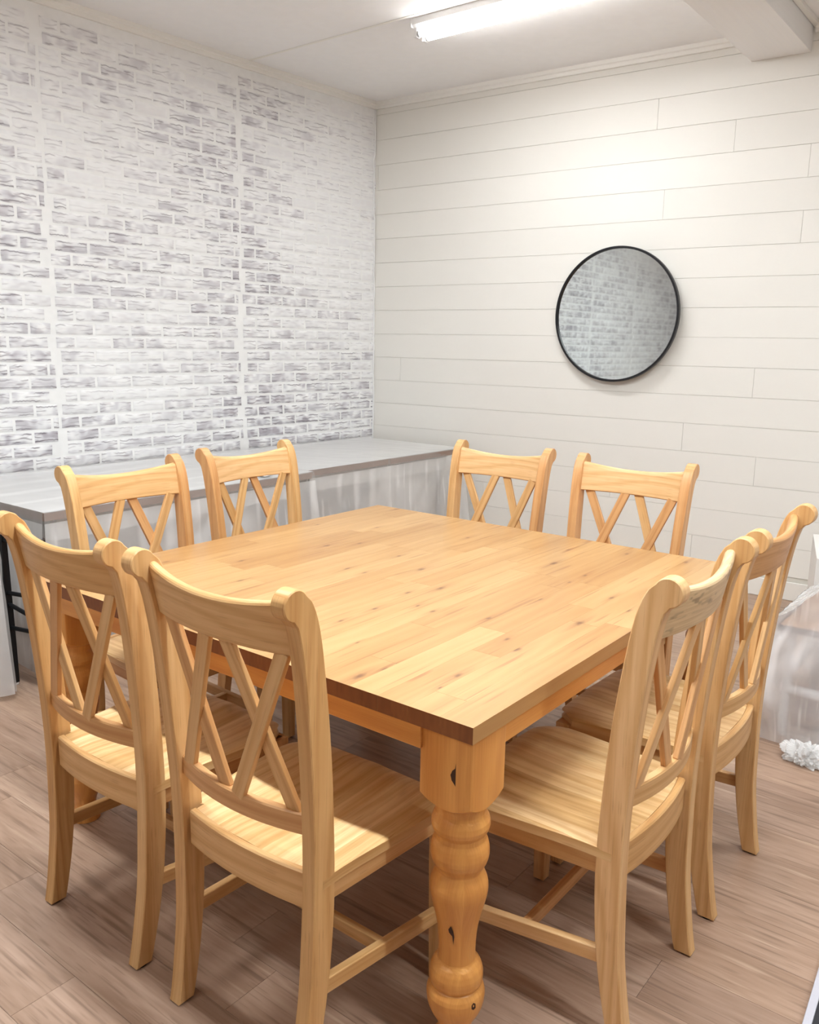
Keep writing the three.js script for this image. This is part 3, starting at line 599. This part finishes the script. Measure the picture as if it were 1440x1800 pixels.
single('plastic_sheet', drape({ x0: 0.012, x1: 0.921, z0: 0.12, z1: 1.64, y: 0.7325, hem: 0.03, sides: ['right'], amp: 0.035, seed: 2 }), filmMat, 'translucent plastic sheet draped over the work table in the room corner', 'plastic sheet', 'plastic dust sheets');
single('plastic_sheet', drape({ x0: -0.07, x1: 0.971, z0: 1.652, z1: 3.238, y: 0.733, hem: 0.02, sides: ['right', 'front'], amp: 0.04, seed: 5, flare: 0.045 }), filmMat, 'translucent plastic sheet draped over the left work table, gathered at its front corner', 'plastic sheet', 'plastic dust sheets');
// scraps of paper on the sheet
for (const [x, z, w, d, rot, lab] of [[0.79, 1.70, 0.09, 0.16, 0.4, 'white paper slip on the plastic-covered table, nearer the seam'], [0.87, 1.93, 0.07, 0.17, 0.9, 'white paper slip on the plastic-covered table, seen through the chair back']]) {
  const g = new THREE.PlaneGeometry(w, d, 6, 8); g.rotateX(-Math.PI / 2); const p = g.attributes.position; for (let i = 0; i < p.count; i++) p.setY(i, 0.003 + 0.012 * Math.pow(Math.abs(p.getX(i) / w) * 2, 2) * (p.getZ(i) > 0 ? 1 : 0.4)); g.computeVertexNormals();
  const m = single('paper_slip', g, std({ color: 0xf4f4f4, roughness: 0.8, side: THREE.DoubleSide }), lab, 'paper'); m.position.set(x, 0.7375, z); m.rotation.y = rot;
}

// ---------------------------------------------------------------- black stand and the dust sheet, left edge
{
  const t = thing('folding_stand', 'narrow black metal stand with rungs at the left edge, beside the dust sheet', 'stand', [1.003, 0, 3.355], 0.12);
  const H = 0.66;
  for (const x of [-0.125, 0.125]) { const ring = (y, h) => [[-h, -h], [-h, h], [h, h], [h, -h]].map(([a, b]) => [x + a, y, b]); part('leg', loft([ring(0.012, 0.0175), ring(0.2, 0.0165), ring(H, 0.0115)], 0.3), blackMetal, t); part('foot_cap', rbox(0.033, 0.014, 0.033, 0.004, x, 0.007, 0), steelWhite, t); }
  for (const [a, b] of [[0.405, 0.42], [0.36, 0.31], [0.255, 0.27], [0.63, 0.63]]) part('rung', rod([-0.125, a, 0], [0.125, b, 0], 0.009), blackMetal, t);
}
single('dust_sheet', drape({ x0: 0.2, x1: 0.99, z0: 3.46, z1: 4.0, y: 0.885, hem: 0.02, sides: ['right', 'back', 'front'], amp: 0.03, seed: 9, flare: 0.02, topWrinkle: 0.01 }), dustSheetMat, 'white translucent dust sheet hanging at the left edge over a tall box', 'dust sheet');
{ const b = thing('storage_box', 'tall pale storage box hidden under the dust sheet at the left edge', 'box', [0.55, 0, 3.73]); part('carcass', rbox(0.6, 0.86, 0.4, 0.006, 0, 0.43, 0), std({ color: 0xcfcfcc, roughness: 0.7 }), b); part('lid', rbox(0.62, 0.02, 0.42, 0.005, 0, 0.871, 0), std({ color: 0xdadad6, roughness: 0.6 }), b); }

// ---------------------------------------------------------------- clear-wrapped bench at the right edge
{
  const t = thing('bench', 'white tube framed bench with a tan board top, wrapped in clear plastic', 'bench', [3.86, 0, 1.5]);
  part('board', rbox(0.72, 0.022, 0.56, 0.004, 0, 0.431, 0), std({ color: 0xb78f6d, roughness: 0.55 }), t);
  part('board_edge', mergeGeometries([box(0.003, 0.024, 0.562, -0.361, 0.431, 0), box(0.722, 0.024, 0.003, 0, 0.431, 0.281)]), std({ color: 0x5a4038, roughness: 0.6 }), t);
  for (const sx of [-1, 1]) for (const sz of [-1, 1]) part('leg', rod([sx * 0.32, 0, sz * 0.24], [sx * 0.32, 0.42, sz * 0.24], 0.017), steelWhite, t);
  for (const sz of [-1, 1]) part('stretcher', rod([-0.32, 0.185, sz * 0.24], [0.32, 0.185, sz * 0.24], 0.02), steelWhite, t);
  for (const sx of [-1, 1]) part('stretcher', rod([sx * 0.32, 0.24, -0.24], [sx * 0.32, 0.24, 0.24], 0.015), steelWhite, t);
}
{ const b = thing('carton', 'pale cardboard carton standing on the wrapped bench', 'box', [3.98, 0.443, 1.46]); part('carton_body', rbox(0.4, 0.36, 0.4, 0.004, 0, 0.18, 0), std({ color: 0xd8cfc4, roughness: 0.8 }), b); part('tape', rbox(0.402, 0.362, 0.05, 0.003, 0, 0.18, 0), std({ color: 0xc9b48f, roughness: 0.4 }), b); }
{
  const T = (x, z) => { const d = Math.max(0, 3.79 - x); return 0.455 + 0.36 * Math.pow(1 - Math.min(1, d / 0.32), 1.3) + 0.016 * (vn(x * 26 + z * 9, z * 6, 4096, 4096, 97) - 0.5) + 0.012 * Math.abs(vn(x * 40 - z * 18, z * 30, 4096, 4096, 98) - 0.5); };
  single('plastic_wrap', drape({ x0: 3.475, x1: 4.24, z0: 1.2, z1: 1.80, y: 0.45, hem: 0.006, sides: ['left', 'front', 'back'], amp: 0.05, seed: 14, flare: 0.04, topAt: T, step: 0.012, topUV: true }), clearFilmMat, 'crumpled clear plastic wrap over the bench at the right edge', 'plastic wrap');
  // the wad of torn film on the floor in front
  const g = new THREE.IcosahedronGeometry(1, 14), p = g.attributes.position, v = new THREE.Vector3();
  for (let i = 0; i < p.count; i++) { v.fromBufferAttribute(p, i); const k = 0.55 + 0.9 * Math.abs(vn(v.x * 3 + 9, v.z * 3 + v.y * 2, 4096, 4096, 99) - 0.5) + 0.5 * vn(v.x * 7 + 3, v.y * 7 + v.z * 5, 4096, 4096, 100) - 0.2; p.setXYZ(i, v.x * 0.085 * k, Math.max(0.002, 0.028 + v.y * 0.05 * k), v.z * 0.075 * k); }
  g.computeVertexNormals();
  const m = single('plastic_scrap', g, dustSheetMat, 'crumpled scrap of torn plastic film on the floor by the wrapped bench', 'plastic scrap'); m.position.set(3.67, 0, 1.925);
}
// white carton by the back wall with a dark hand hole
{
  const t = thing('white_carton', 'white carton with a dark hand hole by the shiplap wall, right edge', 'box', [3.66, 0, 0.62], 0.25);
  const s = new THREE.Shape([[-0.3, 0], [0.3, 0], [0.3, 0.52], [-0.3, 0.52]].map((p) => new THREE.Vector2(...p))), h = new THREE.Path(); h.absellipse(-0.16, 0.43, 0.05, 0.018, 0, Math.PI * 2, false, 0); s.holes.push(h);
  const white = std({ color: 0xe6e3de, roughness: 0.75 });
  part('front_panel', new THREE.ExtrudeGeometry(s, { depth: 0.006, bevelEnabled: false }).translate(0, 0, 0.27), white, t);
  part('side_panel', mergeGeometries([box(0.006, 0.52, 0.55, -0.297, 0.26, -0.005), box(0.006, 0.52, 0.55, 0.297, 0.26, -0.005), box(0.588, 0.52, 0.006, 0, 0.26, -0.277)]), white, t);
  part('flap', rbox(0.6, 0.008, 0.556, 0.002, 0, 0.524, -0.002), white, t);
}
// dark flat panel with white edging, bottom right
{
  const t = thing('flat_panel', 'dark flat panel with a white edge lying on the floor, bottom right corner', 'panel', [4.2, 0, 3.17]);
  t.rotation.y = 0.06;
  part('panel_face', box(0.43, 0.014, 0.5, 0, 0.008, 0), std({ color: 0x23252c, roughness: 0.5 }), t);
  part('edge_strip', mergeGeometries([rbox(0.018, 0.02, 0.54, 0.002, -0.224, 0.01, 0), rbox(0.018, 0.02, 0.54, 0.002, 0.224, 0.01, 0), rbox(0.43, 0.02, 0.018, 0.002, 0, 0.01, -0.26), rbox(0.43, 0.02, 0.018, 0.002, 0, 0.01, 0.26)]), std({ color: 0xc6c6d0, roughness: 0.5 }), t, 'white edging');
}

renderer.render(scene, camera);
